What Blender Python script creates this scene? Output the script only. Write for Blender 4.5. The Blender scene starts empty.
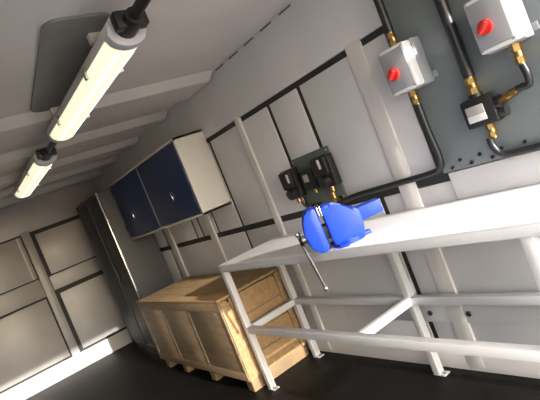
import bpy, bmesh, math, random
from mathutils import Vector, Matrix
random.seed(7)
S = bpy.context.scene
COL = S.collection
R = math.radians

# ------------------------------------------------------------------ materials
def mat(name, col, rough=.5, metal=0., var=.0, scale=6., bump=0., bscale=40., emit=None, stretch=None, spec=.5):
    m = bpy.data.materials.new(name); m.use_nodes = True
    nt = m.node_tree; b = nt.nodes['Principled BSDF']
    b.inputs['Base Color'].default_value = (*col, 1)
    b.inputs['Roughness'].default_value = rough
    b.inputs['Metallic'].default_value = metal
    b.inputs['Specular IOR Level'].default_value = spec
    tc = nt.nodes.new('ShaderNodeTexCoord')
    src = tc.outputs['Object']
    if stretch:
        mp = nt.nodes.new('ShaderNodeMapping'); mp.inputs['Scale'].default_value = stretch
        nt.links.new(src, mp.inputs['Vector']); src = mp.outputs['Vector']
    if var:
        n = nt.nodes.new('ShaderNodeTexNoise'); n.inputs['Scale'].default_value = scale
        n.inputs['Detail'].default_value = 5
        nt.links.new(src, n.inputs['Vector'])
        r = nt.nodes.new('ShaderNodeValToRGB')
        r.color_ramp.elements[0].position = .3; r.color_ramp.elements[1].position = .7
        r.color_ramp.elements[0].color = (*[c*(1-var) for c in col], 1)
        r.color_ramp.elements[1].color = (*[min(1, c*(1+var)) for c in col], 1)
        nt.links.new(n.outputs['Fac'], r.inputs['Fac'])
        nt.links.new(r.outputs['Color'], b.inputs['Base Color'])
    if bump:
        n = nt.nodes.new('ShaderNodeTexNoise'); n.inputs['Scale'].default_value = bscale
        nt.links.new(src, n.inputs['Vector'])
        bp = nt.nodes.new('ShaderNodeBump'); bp.inputs['Strength'].default_value = bump
        bp.inputs['Distance'].default_value = .01
        nt.links.new(n.outputs['Fac'], bp.inputs['Height'])
        nt.links.new(bp.outputs['Normal'], b.inputs['Normal'])
    if emit:
        b.inputs['Emission Color'].default_value = (*emit[0], 1)
        b.inputs['Emission Strength'].default_value = emit[1]
    return m

M = dict(
    wall=mat('wall_paint', (.60, .595, .605), .38, var=.06, scale=2.5, bump=.08, bscale=9),
    stud=mat('stud_paint', (.62, .60, .58), .35, var=.04),
    seam=mat('dark_sealant', (.018, .018, .018), .6),
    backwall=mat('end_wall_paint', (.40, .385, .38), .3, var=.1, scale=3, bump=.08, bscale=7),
    ceil=mat('ceiling_paint', (.66, .625, .60), .4, var=.07, scale=2),
    plate=mat('dark_grey_plate_paint', (.19, .19, .18), .45, var=.08),
    greypanel=mat('slate_grey_panel_paint', (.165, .19, .20), .42, var=.08, scale=3),
    floor=mat('black_rubber_floor', (.006, .0055, .0055), .55, var=.35, scale=5, bump=.15, bscale=120, spec=.12),
    ground=mat('concrete_ground', (.38, .37, .35), .9, var=.15, scale=3),
    white=mat('bench_steel_shaded', (.60, .60, .61), .4, var=.03),  # white frame toned down; shade on its front faces is in the colour
    benchtop=mat('white_bench_top', (.84, .82, .83), .4, var=.03),
    wood=mat('crate_pine', (.33, .21, .10), .62, var=.22, scale=5, stretch=(1.2, 9, 9), bump=.15),
    ply=mat('crate_plywood', (.27, .19, .11), .6, var=.2, scale=4, stretch=(1.5, 1.5, 6), bump=.1),
    skid=mat('skid_pine', (.22, .15, .08), .7, var=.2, scale=6),
    nail=mat('nail_steel', (.15, .14, .13), .4, metal=.8),
    cabwhite=mat('cabinet_white', (.60, .58, .55), .4, var=.03),
    blue=mat('navy_door_paint', (.005, .02, .085), .5, var=.1),
    lockgrey=mat('locker_grey_paint', (.085, .085, .092), .55, var=.08, scale=3),
    lockdark=mat('locker_dark_paint', (.022, .022, .024), .55),
    chrome=mat('bright_steel', (.72, .72, .72), .22, metal=1.),
    vblue=mat('vise_blue_enamel', (.004, .037, .38), .5, var=.1, scale=12, bump=.1, bscale=60, spec=.35),
    vdark=mat('oiled_dark_steel', (.03, .03, .035), .4, metal=.7),
    steel=mat('steel', (.55, .54, .52), .3, metal=1.),
    black=mat('black_plastic', (.012, .012, .013), .4),
    conduit=mat('black_conduit', (.012, .013, .016), .38),
    brass=mat('brass', (.42, .27, .10), .33, metal=1.),
    boxgrey=mat('enclosure_grey', (.29, .30, .32), .5),
    boxdaylit=mat('enclosure_lid_daylit', (.74, .74, .75), .35),  # daylight on the lid's side face is put into this pale colour
    red=mat('red_knob_plastic', (.55, .03, .025), .35),
    paper=mat('pale_label', (.62, .62, .60), .5),
    greylabel=mat('grey_label', (.34, .33, .32), .5),
    plategreen=mat('grey_green_plate_paint', (.085, .105, .095), .45, var=.1),
    lampbody=mat('lamp_body_grey', (.62, .61, .58), .4),
    lampcap=mat('lamp_end_cap_grey', (.5, .5, .53), .4),
    diff=mat('lamp_diffuser', (.8, .78, .66), .4, emit=((1, .89, .62), .9)),
    tube=mat('lamp_tube_glow', (.9, .9, .85), .4, emit=((1, .95, .80), 1.5)),
)

# ------------------------------------------------------------------ mesh builder
class MB:
    def __init__(s): s.bm = bmesh.new()
    def box(s, x0, x1, y0, y1, z0, z1, bev=0., mx=None):
        vs = bmesh.ops.create_cube(s.bm, size=1)['verts']
        T = Matrix.Translation(((x0+x1)/2, (y0+y1)/2, (z0+z1)/2)) @ Matrix.Diagonal((abs(x1-x0), abs(y1-y0), abs(z1-z0), 1))
        bmesh.ops.transform(s.bm, matrix=T, verts=vs)
        es = {e for v in vs for e in v.link_edges}
        if bev:
            r = bmesh.ops.bevel(s.bm, geom=list(es), offset=bev, segments=2, affect='EDGES', profile=.6)
            vs = list({v for v in r['verts']} | {v for v in vs if v.is_valid})
        if mx is not None: bmesh.ops.transform(s.bm, matrix=mx, verts=vs)
        return s
    def bar(s, a, b, w, h, bev=.003, up=(0, 0, 1)):
        a, b = Vector(a), Vector(b); d = b-a; L = d.length; x = d.normalized()
        y = Vector(up).cross(x)
        if y.length < 1e-4: y = Vector((0, 1, 0)).cross(x)
        y.normalize(); z = x.cross(y)
        mx = Matrix((x, y, z)).transposed().to_4x4(); mx.translation = (a+b)/2
        return s.box(-L/2, L/2, -w/2, w/2, -h/2, h/2, bev, mx)
    def cyl(s, a, b, r, r2=None, n=20):
        a, b = Vector(a), Vector(b); d = b-a
        mx = d.to_track_quat('Z', 'Y').to_matrix().to_4x4(); mx.translation = (a+b)/2
        bmesh.ops.create_cone(s.bm, cap_ends=True, segments=n, radius1=r, radius2=r if r2 is None else r2, depth=d.length, matrix=mx)
        return s
    def ball(s, c, r, sc=(1, 1, 1)):
        mx = Matrix.Translation(c) @ Matrix.Diagonal((*sc, 1))
        bmesh.ops.create_uvsphere(s.bm, u_segments=16, v_segments=10, radius=r, matrix=mx)
        return s
    def tube(s, pts, r, n=12, sub=8):
        P = [Vector(p) for p in pts]
        C = []
        for i in range(len(P)-1):      # Catmull-Rom through the points
            p0 = P[max(i-1, 0)]; p1 = P[i]; p2 = P[i+1]; p3 = P[min(i+2, len(P)-1)]
            for k in range(sub):
                t = k/sub
                C.append(.5*((2*p1)+(p2-p0)*t+(2*p0-5*p1+4*p2-p3)*t*t+(3*p1-p0-3*p2+p3)*t**3))
        C.append(P[-1])
        rings = []; ref = Vector((0, 1, .1)).normalized()
        for i, c in enumerate(C):
            d = (C[min(i+1, len(C)-1)]-C[max(i-1, 0)]).normalized()
            u = ref-d*ref.dot(d)
            if u.length < 1e-3: u = Vector((1, 0, 0))-d*d.x
            u.normalize(); v = d.cross(u); ref = u
            rings.append([s.bm.verts.new(c+r*(math.cos(2*math.pi*k/n)*u+math.sin(2*math.pi*k/n)*v)) for k in range(n)])
        for A, B in zip(rings, rings[1:]):
            for k in range(n): s.bm.faces.new((A[k], A[(k+1) % n], B[(k+1) % n], B[k]))
        s.bm.faces.new(rings[0][::-1]); s.bm.faces.new(rings[-1])
        return s
    def prism(s, prof, axis, a, b, bev=0.):
        # prof: list of 2D points; axis 'x' -> (y,z), 'y' -> (x,z), 'z' -> (x,y)
        def P(p, t):
            return {'x': (t, p[0], p[1]), 'y': (p[0], t, p[1]), 'z': (p[0], p[1], t)}[axis]
        A = [s.bm.verts.new(P(p, a)) for p in prof]; B = [s.bm.verts.new(P(p, b)) for p in prof]
        n = len(prof)
        fs = [s.bm.faces.new(A[::-1]), s.bm.faces.new(B)]
        for k in range(n): fs.append(s.bm.faces.new((A[k], A[(k+1) % n], B[(k+1) % n], B[k])))
        if bev:
            es = list({e for f in fs for e in f.edges})
            bmesh.ops.bevel(s.bm, geom=es, offset=bev, segments=2, affect='EDGES', profile=.6)
        return s
    def build(s, name, m, parent=None, loc=None, smooth=True, label=None):
        bmesh.ops.recalc_face_normals(s.bm, faces=s.bm.faces)
        me = bpy.data.meshes.new(name); s.bm.to_mesh(me); s.bm.free()
        me.materials.append(M[m])
        if smooth:
            for p in me.polygons: p.use_smooth = True
            me.set_sharp_from_angle(angle=R(35))
        o = bpy.data.objects.new(name, me); COL.objects.link(o)
        if parent: o.parent = parent
        if loc: o.location = loc
        if label: o['label'] = label
        return o

def tag(o, label, cat, group=None):
    o['label'] = label; o['category'] = cat
    if group: o['group'] = group
    return o
def thing(name, label, cat, loc=(0, 0, 0), rz=0, group=None):
    o = bpy.data.objects.new(name, None); COL.objects.link(o)
    o.empty_display_size = .1
    o.location = loc; o.rotation_euler = (0, 0, rz)
    return tag(o, label, cat, group)
def struct(o):
    o['kind'] = 'structure'; return o
def copy_tree(o, parent=None):
    c = o.copy(); COL.objects.link(c)
    if parent: c.parent = parent
    for ch in list(o.children): copy_tree(ch, c)
    return c

XN, XF, YL, ZC = -.8, 6.6, 2.25, 2.15      # near end (open doors), end wall, left wall, ceiling

# ------------------------------------------------------------------ setting
struct(MB().box(XN, XF+.1, -.1, YL+.1, -.08, 0).build('floor', 'floor'))
struct(MB().box(-14, XN, -9, 11, -.3, -.12).build('ground', 'ground'))

# ceiling: pressed sheet with ridges running across
prof = [(XN, ZC)]
for x0, x1 in ((.25, .6), (2.98, 3.40), (3.84, 4.12), (4.62, 4.92), (5.36, 5.60), (6.02, 6.25)):
    prof += [(x0-.07, ZC), (x0+.02, ZC-.045), (x1-.02, ZC-.045), (x1+.07, ZC)]
prof += [(XF+.1, ZC), (XF+.1, ZC+.1), (XN, ZC+.1)]
c = struct(MB().prism(prof, 'y', .03, YL+.1).build('ceiling', 'ceil', smooth=False))
MB().box(XN, XF+.1, -.1, .03, ZC, ZC+.1).build('edge_strip', 'ceil', c)

struct(MB().box(XN, XF+.1, YL, YL+.1, 0, ZC).build('wall_left', 'wall'))

# right wall: dark backing with panels standing on it, gaps between them read as dark seams
wr = struct(MB().box(XN, XF+.1, -.1, -.005, 0, ZC).build('wall_right', 'seam'))
g = .017
def wpanel(x0, x1, z0, z1, m='wall', y1=0., name='wall_panel'):
    return MB().box(x0+g, x1-g, -.03, y1, z0, z1, .004).build(name, m, wr)
xs_up = [1.485, 2.2, 2.526, 3.39, 3.81, 4.12, 4.25, 5.0, 5.9, XF+.1]
for a, b in zip(xs_up, xs_up[1:]): wpanel(a, b, 1.036, 1.742)
xs_lo = [XN, .7, 1.9, 3.39, 5.0, XF+.1]
for a, b in zip(xs_lo, xs_lo[1:]): wpanel(a, b, .13, .992)
wpanel(XN-g, XF+.1, 1.776, ZC, y1=.012, name='header_panel')
sp = wpanel(XN-g, 1.475, 1.035, 2.135, 'greypanel', .02, 'slate_panel')
for k in range(12):
    MB().cyl((1.40-.05*k, .018, 1.052+.026*(k % 2)), (1.40-.05*k, .027, 1.052+.026*(k % 2)), .008, n=6).build('bolt', 'vdark', sp)
wpanel(XN-g, 1.46, .90, 1.03, 'wall', .012, 'splash_strip')
for x, w in ((1.70, .10), (2.90, .065), (3.92, .10), (4.86, .11), (.45, .1)):
    z1 = 1.79 if x > 1 else .9
    MB().box(x-w/2, x+w/2, -.03, .014, .02, z1, .006).build('stud', 'stud', wr)
MB().box(XN, XF, -.03, .012, 0, .135, .006).build('skirting', 'stud', wr)
MB().box(XN, 2.55, -.03, .012, .27, .38, .006).build('mid_rail', 'wall', wr)
for x in (1.86, 1.62): MB().cyl((x, .0, .325), (x, .02, .325), .014).build('bolt', 'lockdark', wr)
for x in (2.05, 2.25, 2.45, 2.65, 2.85):     # dashes of dark sealant in the joint with the ceiling
    MB().box(x-.06, x+.055, -.004, .0155, 2.136, 2.1425).build('seam_bead', 'seam', wr)

# end wall
we = struct(MB().box(XF+.006, XF+.1, -.1, YL, 0, ZC).build('wall_end', 'seam'))
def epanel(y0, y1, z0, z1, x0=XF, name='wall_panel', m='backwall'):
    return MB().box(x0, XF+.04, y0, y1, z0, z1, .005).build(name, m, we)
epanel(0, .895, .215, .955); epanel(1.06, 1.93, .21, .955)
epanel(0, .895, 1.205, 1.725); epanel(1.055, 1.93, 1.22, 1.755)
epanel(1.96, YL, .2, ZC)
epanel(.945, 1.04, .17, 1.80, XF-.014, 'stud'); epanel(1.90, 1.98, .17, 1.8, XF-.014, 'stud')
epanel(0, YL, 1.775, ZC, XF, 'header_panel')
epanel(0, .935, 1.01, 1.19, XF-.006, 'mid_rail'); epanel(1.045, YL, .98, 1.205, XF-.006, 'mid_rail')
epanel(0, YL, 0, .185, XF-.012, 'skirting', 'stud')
MB().box(XF-.004, XF+.03, 1.09, 1.105, 1.22, 1.755).build('conduit_strip', 'stud', we)

# dark plate on the ceiling behind the first lamp
pts = []
x0, x1, y0, y1, r = 1.80, 2.92, 1.08, 1.36, .07
for cx, cy, a0 in ((x1-r, y1-r, 0), (x0+r, y1-r, 90), (x0+r, y0+r, 180), (x1-r, y0+r, 270)):
    for k in range(7): px = cx+r*math.cos(R(a0+15*k)); pts.append((px, cy+r*math.sin(R(a0+15*k))-.09*(px-x0)))
o = MB().prism(pts, 'z', ZC-.012, ZC+.002, .003).build('ceiling_plate', 'plate')
tag(o, 'dark grey round-cornered plate on the ceiling above the nearer lamp', 'plate')

# ------------------------------------------------------------------ ceiling lamps
def lamp(x0, label):
    L = 1.37
    t = thing('fluorescent_light', label, 'ceiling light', (x0, 1.10, 2.03), 0, 'fluorescent lights in a row on the ceiling')
    t.scale = (1, 1.13, 1)
    MB().prism([(-.068, .0), (.068, .0), (.06, .045), (.035, .07), (-.035, .07), (-.06, .045)], 'x', 0, L, .004).build('body', 'lampbody', t)
    pr = [(-.066, .002)]
    for k in range(0, 13):
        a = math.pi + math.pi*k/12
        pr.append((.062*math.cos(a), -.006+.046*math.sin(a)))
    pr.append((.066, .002))
    MB().prism(pr, 'x', .04, L-.04).build('diffuser', 'diff', t)
    for y in (-.026, .026):
        MB().cyl((.09, y, -.046), (L-.09, y, -.046), .007, n=10).build('tube', 'tube', t)
    for a, b in ((0, .05), (L-.05, L)):
        MB().prism([(y*1.08, z*1.08+.003) for y, z in pr], 'x', a, b, .004).build('end_cap', 'lampcap', t)
    for x in (.22, .22+.93):
        MB().box(x, x+.035, -.05, .05, .068, .122, .003).build('bracket', 'lampbody', t)
    for x in (.35, 1.0):
        for y in (-.073, .073):
            MB().box(x, x+.03, y-.005, y+.005, -.03, .02, .002).build('clip', 'steel', t)
    MB().cyl((-.11, 0, .012), (.0, 0, .012), .032, .04, 16).build('cable_gland', 'black', t)
    MB().cyl((L, 0, .012), (L+.09, 0, .012), .04, .03, 16).build('cable_gland', 'black', t)
    MB().box(-.08, -.03, -.055, .055, -.012, .05, .006).build('terminal_box', 'black', t)
    return t
lamp(1.73, 'long glowing tube lamp on the ceiling, the nearer and larger one')
lamp(3.66, 'long glowing tube lamp farther along the ceiling, beside the end wall')
tag(MB().tube([(-.7, 1.1, 2.07), (.5, 1.1, 2.06), (1.2, 1.1, 2.05), (1.635, 1.1, 2.043)], .022).build('conduit', 'conduit'),
    'black conduit running up to the near end of the nearer lamp', 'conduit')
tag(MB().tube([(3.18, 1.1, 2.043), (3.3, 1.1, 2.043), (3.4, 1.1, 2.043), (3.56, 1.1, 2.043)], .022).build('conduit', 'conduit'),
    'short black conduit on the ceiling between the two lamps', 'conduit')

# ------------------------------------------------------------------ wall cabinet
t = thing('wall_cabinet', 'white wall cabinet with two navy doors hung high on the right wall', 'cabinet', (3.395, .014, 1.235))
L, D, H = 1.80, .262, .625
b = MB()
b.box(0, .02, 0, D, 0, H, .002).box(L-.02, L, 0, D, 0, H, .002).box(0, L, 0, D, 0, .02, .002).box(0, L, 0, D, H-.02, H, .002)
b.box(.01, L-.01, 0, .01, .01, H-.01).box(L/2-.014, L/2+.014, 0, D, 0, H, .002)
b.build('carcass', 'cabwhite', t)
for a, c_, hx in ((.026, L/2-.02, .25), (L/2+.02, L-.026, .62)):
    d = MB().box(a, c_, D-.014, D+.006, .028, H-.028, .003).build('door', 'blue', t)
    xx = a+.36 if a < .5 else a+.5
    MB().cyl((xx, D+.004, .25), (xx, D+.016, .25), .013, n=16).build('lock', 'chrome', d)
    MB().bar((xx, D+.012, .20), (xx, D+.012, .245), .008, .008, .002).build('handle', 'chrome', d)
    for zz in (.1, .5): MB().cyl((c_-.005 if a > .5 else a+.005, D+.007, zz), (c_-.005 if a > .5 else a+.005, D+.007, zz+.06), .006, n=10).build('hinge', 'lockdark', d)

# ------------------------------------------------------------------ tall locker in the corner
t = thing('tall_locker', 'tall grey steel locker with dark doors in the far corner', 'locker', (5.22, .02, 0))
L, D, H = .98, .39, 1.84
MB().box(0, L, 0, D, .07, H, .006).build('body', 'lockgrey', t)
MB().box(.01, L-.01, .01, D-.02, 0, .072, .004).build('plinth', 'chrome', t)
for a, b_ in ((.045, .47), (.51, .935)):
    d = MB().box(a, b_, D-.004, D+.012, .11, H-.04, .004).build('door', 'lockdark', t)
    MB().box(b_-.06, b_-.035, D+.012, D+.03, .85, 1.0, .003).build('handle', 'lockgrey', d)
    for k in range(5): MB().box(a+.12, b_-.12, D+.012, D+.017, H-.16-.03*k, H-.148-.03*k, .001).build('louvre', 'lockgrey', d)
for x in (.0, .47, .945):
    MB().box(x+.004, x+.034, D-.002, D+.018, .08, H-.01, .003).build('edge_strip', 'chrome' if x == 0 else 'lockgrey', t)

# ------------------------------------------------------------------ wooden crate
X0, X1, Y0, Y1, Z0, Z1 = 3.05, 4.76, .045, .608, .095, .69
t = thing('wooden_crate', 'pale pine shipping crate on skids beyond the bench', 'crate', (0, 0, 0))
xs = [X0+.02, X0+.58, X0+1.13, X1-.02]
for a, b_ in zip(xs, xs[1:]):
    MB().box(a+.002, b_-.002, Y1-.03, Y1-.007, Z0+.0, Z1-.02, .002).build('side_panel', 'ply', t)
    MB().box(a+.002, b_-.002, Y0, Y0+.02, Z0, Z1-.02, .002).build('side_panel', 'ply', t)
for z0, z1 in ((Z0, Z0+.06), (Z1-.085, Z1-.022)):
    MB().box(X0, X1, Y1-.012, Y1-.0045, z0, z1, .002).build('batten', 'ply', t)
for x in (X0+.001, X0+.555, X0+1.105, X1-.06):
    MB().box(x, x+.055, Y1-.011, Y1-.0045, Z0+.062, Z1-.087, .002).build('batten', 'ply', t)
for k in range(4):
    z0 = Z0+.137*k
    MB().box(X0+.008, X0+.026, Y0+.02, Y1-.03, z0+.001, z0+.135, .002).build('end_board', 'wood', t)
    MB().box(X1-.026, X1-.008, Y0+.02, Y1-.03, z0+.001, z0+.135, .002).build('end_board', 'wood', t)
for y in (Y0, Y1-.085):
    MB().box(X0-.006, X0+.009, y+.012, y+.072, Z0, Z1-.024, .002).build('batten', 'wood', t)
MB().box(X0-.006, X0+.009, Y0+.085, Y1-.087, Z1-.10, Z1-.026, .002).build('batten', 'wood', t)
for k in range(4):
    y = Y0+(Y1-Y0)/4*k
    MB().box(X0-.008, X1+.008, y+.002, y+(Y1-Y0)/4-.002, Z1-.02, Z1, .003).build('lid_board', 'wood', t)
for x in (X0+.03, X0+.62, X0+1.17, X1-.12):
    MB().box(x, x+.085, Y0+.02, Y1-.03, 0, Z0, .006).build('skid', 'skid', t)
n = MB()
for x in (X0+.03, X0+.58, X0+1.13, X1-.03):
    for z in (Z0+.1, Z0+.3, Z1-.12): n.cyl((x, Y1-.006, z), (x, Y1-.001, z), .005, n=8)
n.build('nail_heads', 'nail', t)['kind'] = 'stuff'

# ------------------------------------------------------------------ workbench
t = thing('workbench', 'long white steel workbench along the right wall', 'workbench', (0, 0, 0))
BX0, BX1, BY0, BY1, BZ = .38, 3.0, .016, .520, .90
MB().box(BX0, BX1, BY0, BY1, BZ-.006, BZ, .002).build('bench_top', 'benchtop', t)
w = .042
def rail(a, b, name='rail', ww=w, hh=w): return MB().bar(a, b, ww, hh, .003).build(name, 'white', t)
za = BZ-.006-w/2
yf, yr = BY1-w/2-.002, .075
xl, xm, xr = BX1-w/2-.002, 1.90, .885
rail((BX0, yf, za), (BX1-.002, yf, za), 'apron'); rail((BX0, yr, za), (BX1-.002, yr, za), 'apron')
for x in (xl, xm, xr): rail((x, yr+w/2, za), (x, yf-w/2, za), 'cross_rail')
rail((BX0+w/2, yr+w/2, za), (BX0+w/2, yf-w/2, za), 'cross_rail')
def leg(x, y, dx=0, foot=1):
    l = MB().box(x-w/2, x+w/2, y-w/2, y+w/2, .006, BZ-.006-w, .003).build('leg', 'white', t)
    MB().box(x-w/2-.035, x+w/2, y-w/2-.002, y+w/2+.002, 0, .007, .002).build('foot_plate', 'white', l)
    MB().cyl((x-w/2-.018, y, .006), (x-w/2-.018, y, .014), .009, n=6).build('bolt', 'steel', l)
for x in (xl, xr):
    leg(x, yf); leg(x, yr)
leg(xm, yr)
zr = .432
rail((xr+w/2, yf, zr), (xl-w/2, yf, zr)); 
rail((xr+w/2, yr, zr), (xm-w/2, yr, zr)); rail((xm+w/2, yr, zr), (xl-w/2, yr, zr))
rail((xl, yr+w/2, zr), (xl, yf-w/2, zr), 'cross_rail'); rail((xr, yr+w/2, zr), (xr, yf-w/2, zr), 'cross_rail')
rail((xm, yr+w/2, zr), (xm, yf-w/2, zr), 'cross_rail')

# ------------------------------------------------------------------ bench vise (local: +x front jaw, -x rear, z up)
ang = math.atan2(.80, .60)
v = thing('bench_vise', 'bright blue bench vise bolted to the front of the workbench', 'vise', (1.79, .425, BZ), ang)
b = MB()
b.cyl((-.01, 0, 0), (-.01, 0, .022), .078, n=28)
for a in (70, 190, 310):
    b.box(.06, .11, -.022, .022, 0, .016, .004, Matrix.Translation((-.01, 0, 0)) @ Matrix.Rotation(R(a), 4, 'Z'))
b.cyl((-.01, 0, .02), (-.01, 0, .05), .07, .06, 28)
b.build('swivel_base', 'vblue', v)
b = MB()
b.prism([(-.085, .012), (.058, .012), (.066, .05), (.066, .205), (.03, .21), (.01, .185), (-.03, .16), (-.085, .15), (-.10, .13), (-.10, .07)], 'y', -.068, .068, .016)
b.build('fixed_jaw', 'vblue', v)
b = MB(); b.prism([(-.205, .082), (-.08, .072), (-.08, .140), (-.205, .142)], 'y', -.046, .046, .008)
b.build('anvil_tail', 'vblue', v)
b = MB(); b.box(.0, .12, -.042, .042, .05, .118, .01)
b.build('slide_bar', 'vdark', v)
b = MB()
b.prism([(.086, .003), (.135, .003), (.170, .04), (.180, .11), (.170, .16), (.150, .20), (.124, .218), (.086, .218)], 'y', -.086, .086, .024)
b.build('moving_jaw', 'vblue', v)
for x0, x1 in ((.066, .073), (.078, .085)):
    MB().box(x0, x1, -.076, .076, .168, .212, .002).build('jaw_plate', 'steel' if x0 < .08 else 'vdark', v)
MB().cyl((.162, 0, .085), (.205, 0, .085), .022, n=20).build('screw_head', 'steel', v)
MB().cyl((.196, 0, .085), (.212, 0, .085), .028, .026, 20).build('screw_collar', 'vdark', v)
h = MB().cyl((.208, .012, .118), (.178, -.035, -.175), .0085, n=14).build('handle', 'chrome', v)
MB().ball((.208, .0105, .120), .014).build('handle_knob', 'chrome', h)
MB().ball((.178, -.0355, -.178), .014).build('handle_knob', 'chrome', h)

# ------------------------------------------------------------------ sockets on their plate
t = thing('mounting_plate', 'grey-green steel plate on the wall behind the black sockets', 'plate', (2.33, .0, 1.04))
MB().box(-.19, .17, .0, .012, 0, .325, .003).build('plate', 'plategreen', t)
for x in (-.175, .155):
    for z in (.02, .305): MB().cyl((x, .012, z), (x, .016, z), .007, n=6).build('screw', 'steel', t)
def socket(x, z, w_, h_, label, lab):
    s = thing('wall_socket', label, 'socket', (x, .012, z), 0, 'black sockets on the wall plate')
    MB().box(-w_/2, w_/2, 0, .05, 0, h_, .008).build('housing', 'black', s)
    c = MB().box(-w_/2+.008, w_/2-.008, .048, .075, h_*.42, h_-.008, .008).build('cover', 'black', s)
    MB().cyl((-w_/2+.02, .068, h_*.42), (w_/2-.02, .068, h_*.42), .009, n=12).build('hinge', 'vdark', c)
    MB().cyl((0, .045, h_*.22), (0, .085, h_*.18), .036, .033, 20).build('spout', 'black', s)
    l = MB().box(lab[0]-.011, lab[0]+.011, .073, .0765, lab[1]-.028, lab[1]+.028).build('label_plate', 'paper', s)
    MB().cyl((-.0, .03, -.03), (.0, .03, .002), .016, n=12).build('cable_gland', 'brass', s)
    return s
socket(2.53, 1.125, .13, .195, 'left black socket with a white tag, left of the small switch', (-.03, .14))
socket(2.19, 1.135, .14, .19, 'right black socket with a white tag, above the vise', (-.015, .145))
s = thing('small_switch', 'small black switch with a square pale label between two sockets', 'switch', (2.35, .012, 1.15))
MB().box(-.06, .06, 0, .045, 0, .13, .006).build('housing', 'black', s)
MB().box(-.005, .04, .044, .048, .055, .10).build('label_plate', 'greylabel', s)
MB().cyl((0, .02, -.025), (0, .02, .002), .014, n=12).build('cable_gland', 'brass', s)
for x, z, lab in ((2.55, 1.10, 'left'), (2.35, 1.13, 'middle'), (2.19, 1.11, 'right')):
    pass
tag(MB().tube([(2.505, .042, 1.10), (2.50, .036, 1.07), (2.47, .024, 1.05), (2.36, .022, 1.05)], .010).build('cable', 'conduit'),
    'black cable bending from under the left black socket', 'cable')
t = thing('brass_coupling', 'brass fitting below the right black socket, just above the vise', 'fitting', (2.20, .045, 1.04))
MB().cyl((0, 0, .0), (0, 0, .025), .02, n=6).build('hex_nut', 'brass', t)
MB().cyl((0, 0, .025), (0, 0, .06), .014, n=14).build('nipple', 'brass', t)
MB().cyl((.0, -.035, .012), (0, 0, .012), .009, n=10).build('stem', 'brass', t)
MB().box(-.03, .03, -.04, -.03, -.0, .025, .002).build('saddle', 'vdark', t)

# ------------------------------------------------------------------ isolators, junction box, conduits
def gland(parent, a, b_, r=.018):
    a, b_ = Vector(a), Vector(b_); d = b_-a
    gl = MB().cyl(a, a+d*.35, r*1.15, n=6).cyl(a+d*.30, a+d*.62, r*.85, n=14).cyl(a+d*.58, a+d*.86, r*1.1, n=6).cyl(a+d*.84, b_, r*.75, n=14)
    return gl.build('cable_gland', 'brass', parent)
def isolator(x, z, label):
    s = thing('isolator_switch', label, 'switch', (x, .02, z), 0, 'grey isolator switches on the slate panel')
    MB().box(-.078, .078, 0, .07, -.105, .105, .010).build('base', 'boxgrey', s)
    lid = MB().box(-.076, .07, .068, .125, -.10, .10, .012).build('lid', 'boxdaylit', s)
    MB().box(-.066, .062, .1245, .129, -.088, .085, .004).build('switch_plate', 'boxgrey', lid)  # covers the lid front; its grey stands in for the dimmer light there
    k = MB().cyl((.012, .128, -.012), (.012, .142, -.012), .027, n=28).build('knob', 'red', lid)
    MB().box(-.012, .036, .14, .162, -.020, -.004, .005, Matrix.Translation((.012, 0, -.012)) @ Matrix.Rotation(R(35), 4, 'Y') @ Matrix.Translation((-.012, 0, .012))).build('grip', 'red', k)
    for px in (-.064, .058):
        for pz in (-.088, .088): MB().cyl((px, .12, pz), (px, .1275, pz), .006, n=10).build('screw', 'steel', lid)
    for px in (-.088, .088): MB().box(px-.012, px+.012, 0, .006, -.09, -.06, .002).build('lug', 'boxgrey', s)
    return s
a = isolator(1.40, 1.545, 'grey isolator box with red knob, the left one beside the wall post')
gland(a, (.02, .045, .104), (.02, .045, .175)); gland(a, (.02, .045, -.104), (.02, .045, -.175))
b2 = isolator(.955, 1.545, 'grey isolator box with red knob at the top right corner')
gland(b2, (-.02, .045, -.104), (-.02, .045, -.19))
j = thing('junction_box', 'black junction box with a grey label where three conduits meet', 'junction box', (1.155, .02, 1.25))
MB().box(-.07, .07, 0, .06, -.06, .06, .012).build('housing', 'black', j)
MB().cyl((-.0, .03, .058), (-.0, .03, .075), .028, n=16).build('hub', 'black', j)
MB().cyl((-.068, .03, .01), (-.095, .03, .01), .028, n=16).build('hub', 'black', j)
MB().cyl((-.066, .03, -.03), (-.10, .03, -.03), .022, n=16).build('plug', 'black', j)
MB().box(-.03, .05, .0595, .063, -.035, .03, .002).build('label_plate', 'greylabel', j)
MB().box(-.03, .05, .0625, .0645, -.035, -.008, .001).build('label_strip', 'paper', j)
gland(j, (0, .03, .073), (0, .03, .15), .021); gland(j, (-.093, .03, .012), (-.165, .03, .03), .015); gland(j, (-.01, .03, -.058), (-.01, .03, -.12), .017)
gl = lambda n_, pts, r, lab: tag(MB().tube(pts, r).build(n_, 'conduit'), lab, 'conduit')
gl('conduit', [(1.42, .065, 1.715), (1.42, .065, 1.80), (1.42, .065, 1.95), (1.42, .065, 2.13)], .019, 'black conduit rising from the top of the left isolator box')
gl('conduit', [(1.42, .065, 1.375), (1.42, .065, 1.25), (1.42, .058, 1.13), (1.44, .048, 1.075), (1.50, .035, 1.055), (1.7, .032, 1.05), (2.0, .026, 1.045), (2.15, .024, 1.035)], .016, 'black conduit from the left isolator bending along the wall toward the vise')
gl('conduit', [(1.155, .05, 1.395), (1.155, .05, 1.55), (1.155, .05, 1.8), (1.155, .05, 2.13)], .024, 'thick black conduit rising straight from the junction box')
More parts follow.
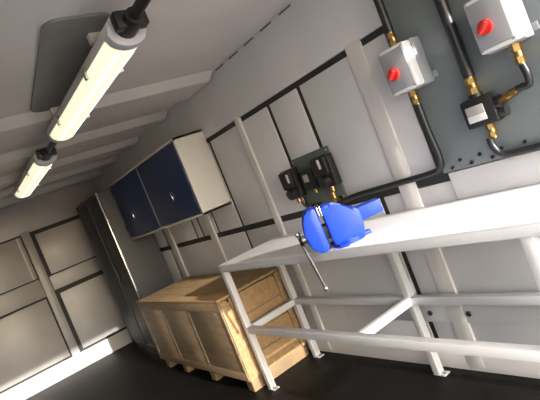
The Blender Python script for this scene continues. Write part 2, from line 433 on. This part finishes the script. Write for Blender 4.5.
gl('conduit', [(.935, .065, 1.36), (.93, .065, 1.32), (.94, .058, 1.285), (.97, .05, 1.283), (.992, .05, 1.281)], .014, 'black conduit curving from the right isolator box to the junction box')
gl('conduit', [(1.165, .05, 1.135), (1.165, .05, 1.10), (1.145, .045, 1.06), (1.09, .038, 1.048), (.9, .036, 1.045), (.5, .036, 1.045)], .015, 'black conduit bending from under the junction box along the wall to the right')

# ------------------------------------------------------------------ light
w_ = bpy.data.worlds.new('World'); S.world = w_; w_.use_nodes = True
nt = w_.node_tree; bg = nt.nodes['Background']
sky = nt.nodes.new('ShaderNodeTexSky'); sky.sky_type = 'NISHITA'; sky.sun_disc = False
sky.sun_elevation = R(38); sky.sun_rotation = R(270); sky.air_density = 1.2; sky.dust_density = 3
nt.links.new(sky.outputs['Color'], bg.inputs['Color'])
bg.inputs['Strength'].default_value = 1.2
sd = bpy.data.lights.new('sun', 'SUN'); sd.energy = 9.0; sd.angle = R(.8); sd.color = (1, .94, .86)
so = bpy.data.objects.new('sun', sd); COL.objects.link(so)
so.rotation_euler = Vector((1, .0, -.258)).to_track_quat('-Z', 'Y').to_euler()

# ------------------------------------------------------------------ camera
F, YAW, PIT, ROLL, CY, CZ = 498.12, .591, .047, -.384, 1.947, 1.331
cd = bpy.data.cameras.new('camera'); cam = bpy.data.objects.new('camera', cd); COL.objects.link(cam)
cd.sensor_fit = 'HORIZONTAL'; cd.sensor_width = 36; cd.lens = F/540*36; cd.clip_start = .02
f = Vector((math.cos(YAW)*math.cos(PIT), -math.sin(YAW)*math.cos(PIT), -math.sin(PIT)))
r0 = f.cross(Vector((0, 0, 1))).normalized(); u0 = r0.cross(f)
rr = math.cos(ROLL)*r0+math.sin(ROLL)*u0; uu = -math.sin(ROLL)*r0+math.cos(ROLL)*u0
mx = Matrix((rr, uu, -f)).transposed().to_4x4(); mx.translation = (0, CY, CZ)
cam.matrix_world = mx
S.camera = cam
S.view_settings.view_transform = 'Standard'; S.view_settings.look = 'None'
S.view_settings.gamma = 1; S.view_settings.use_curve_mapping = False
S.view_settings.exposure = 0.08
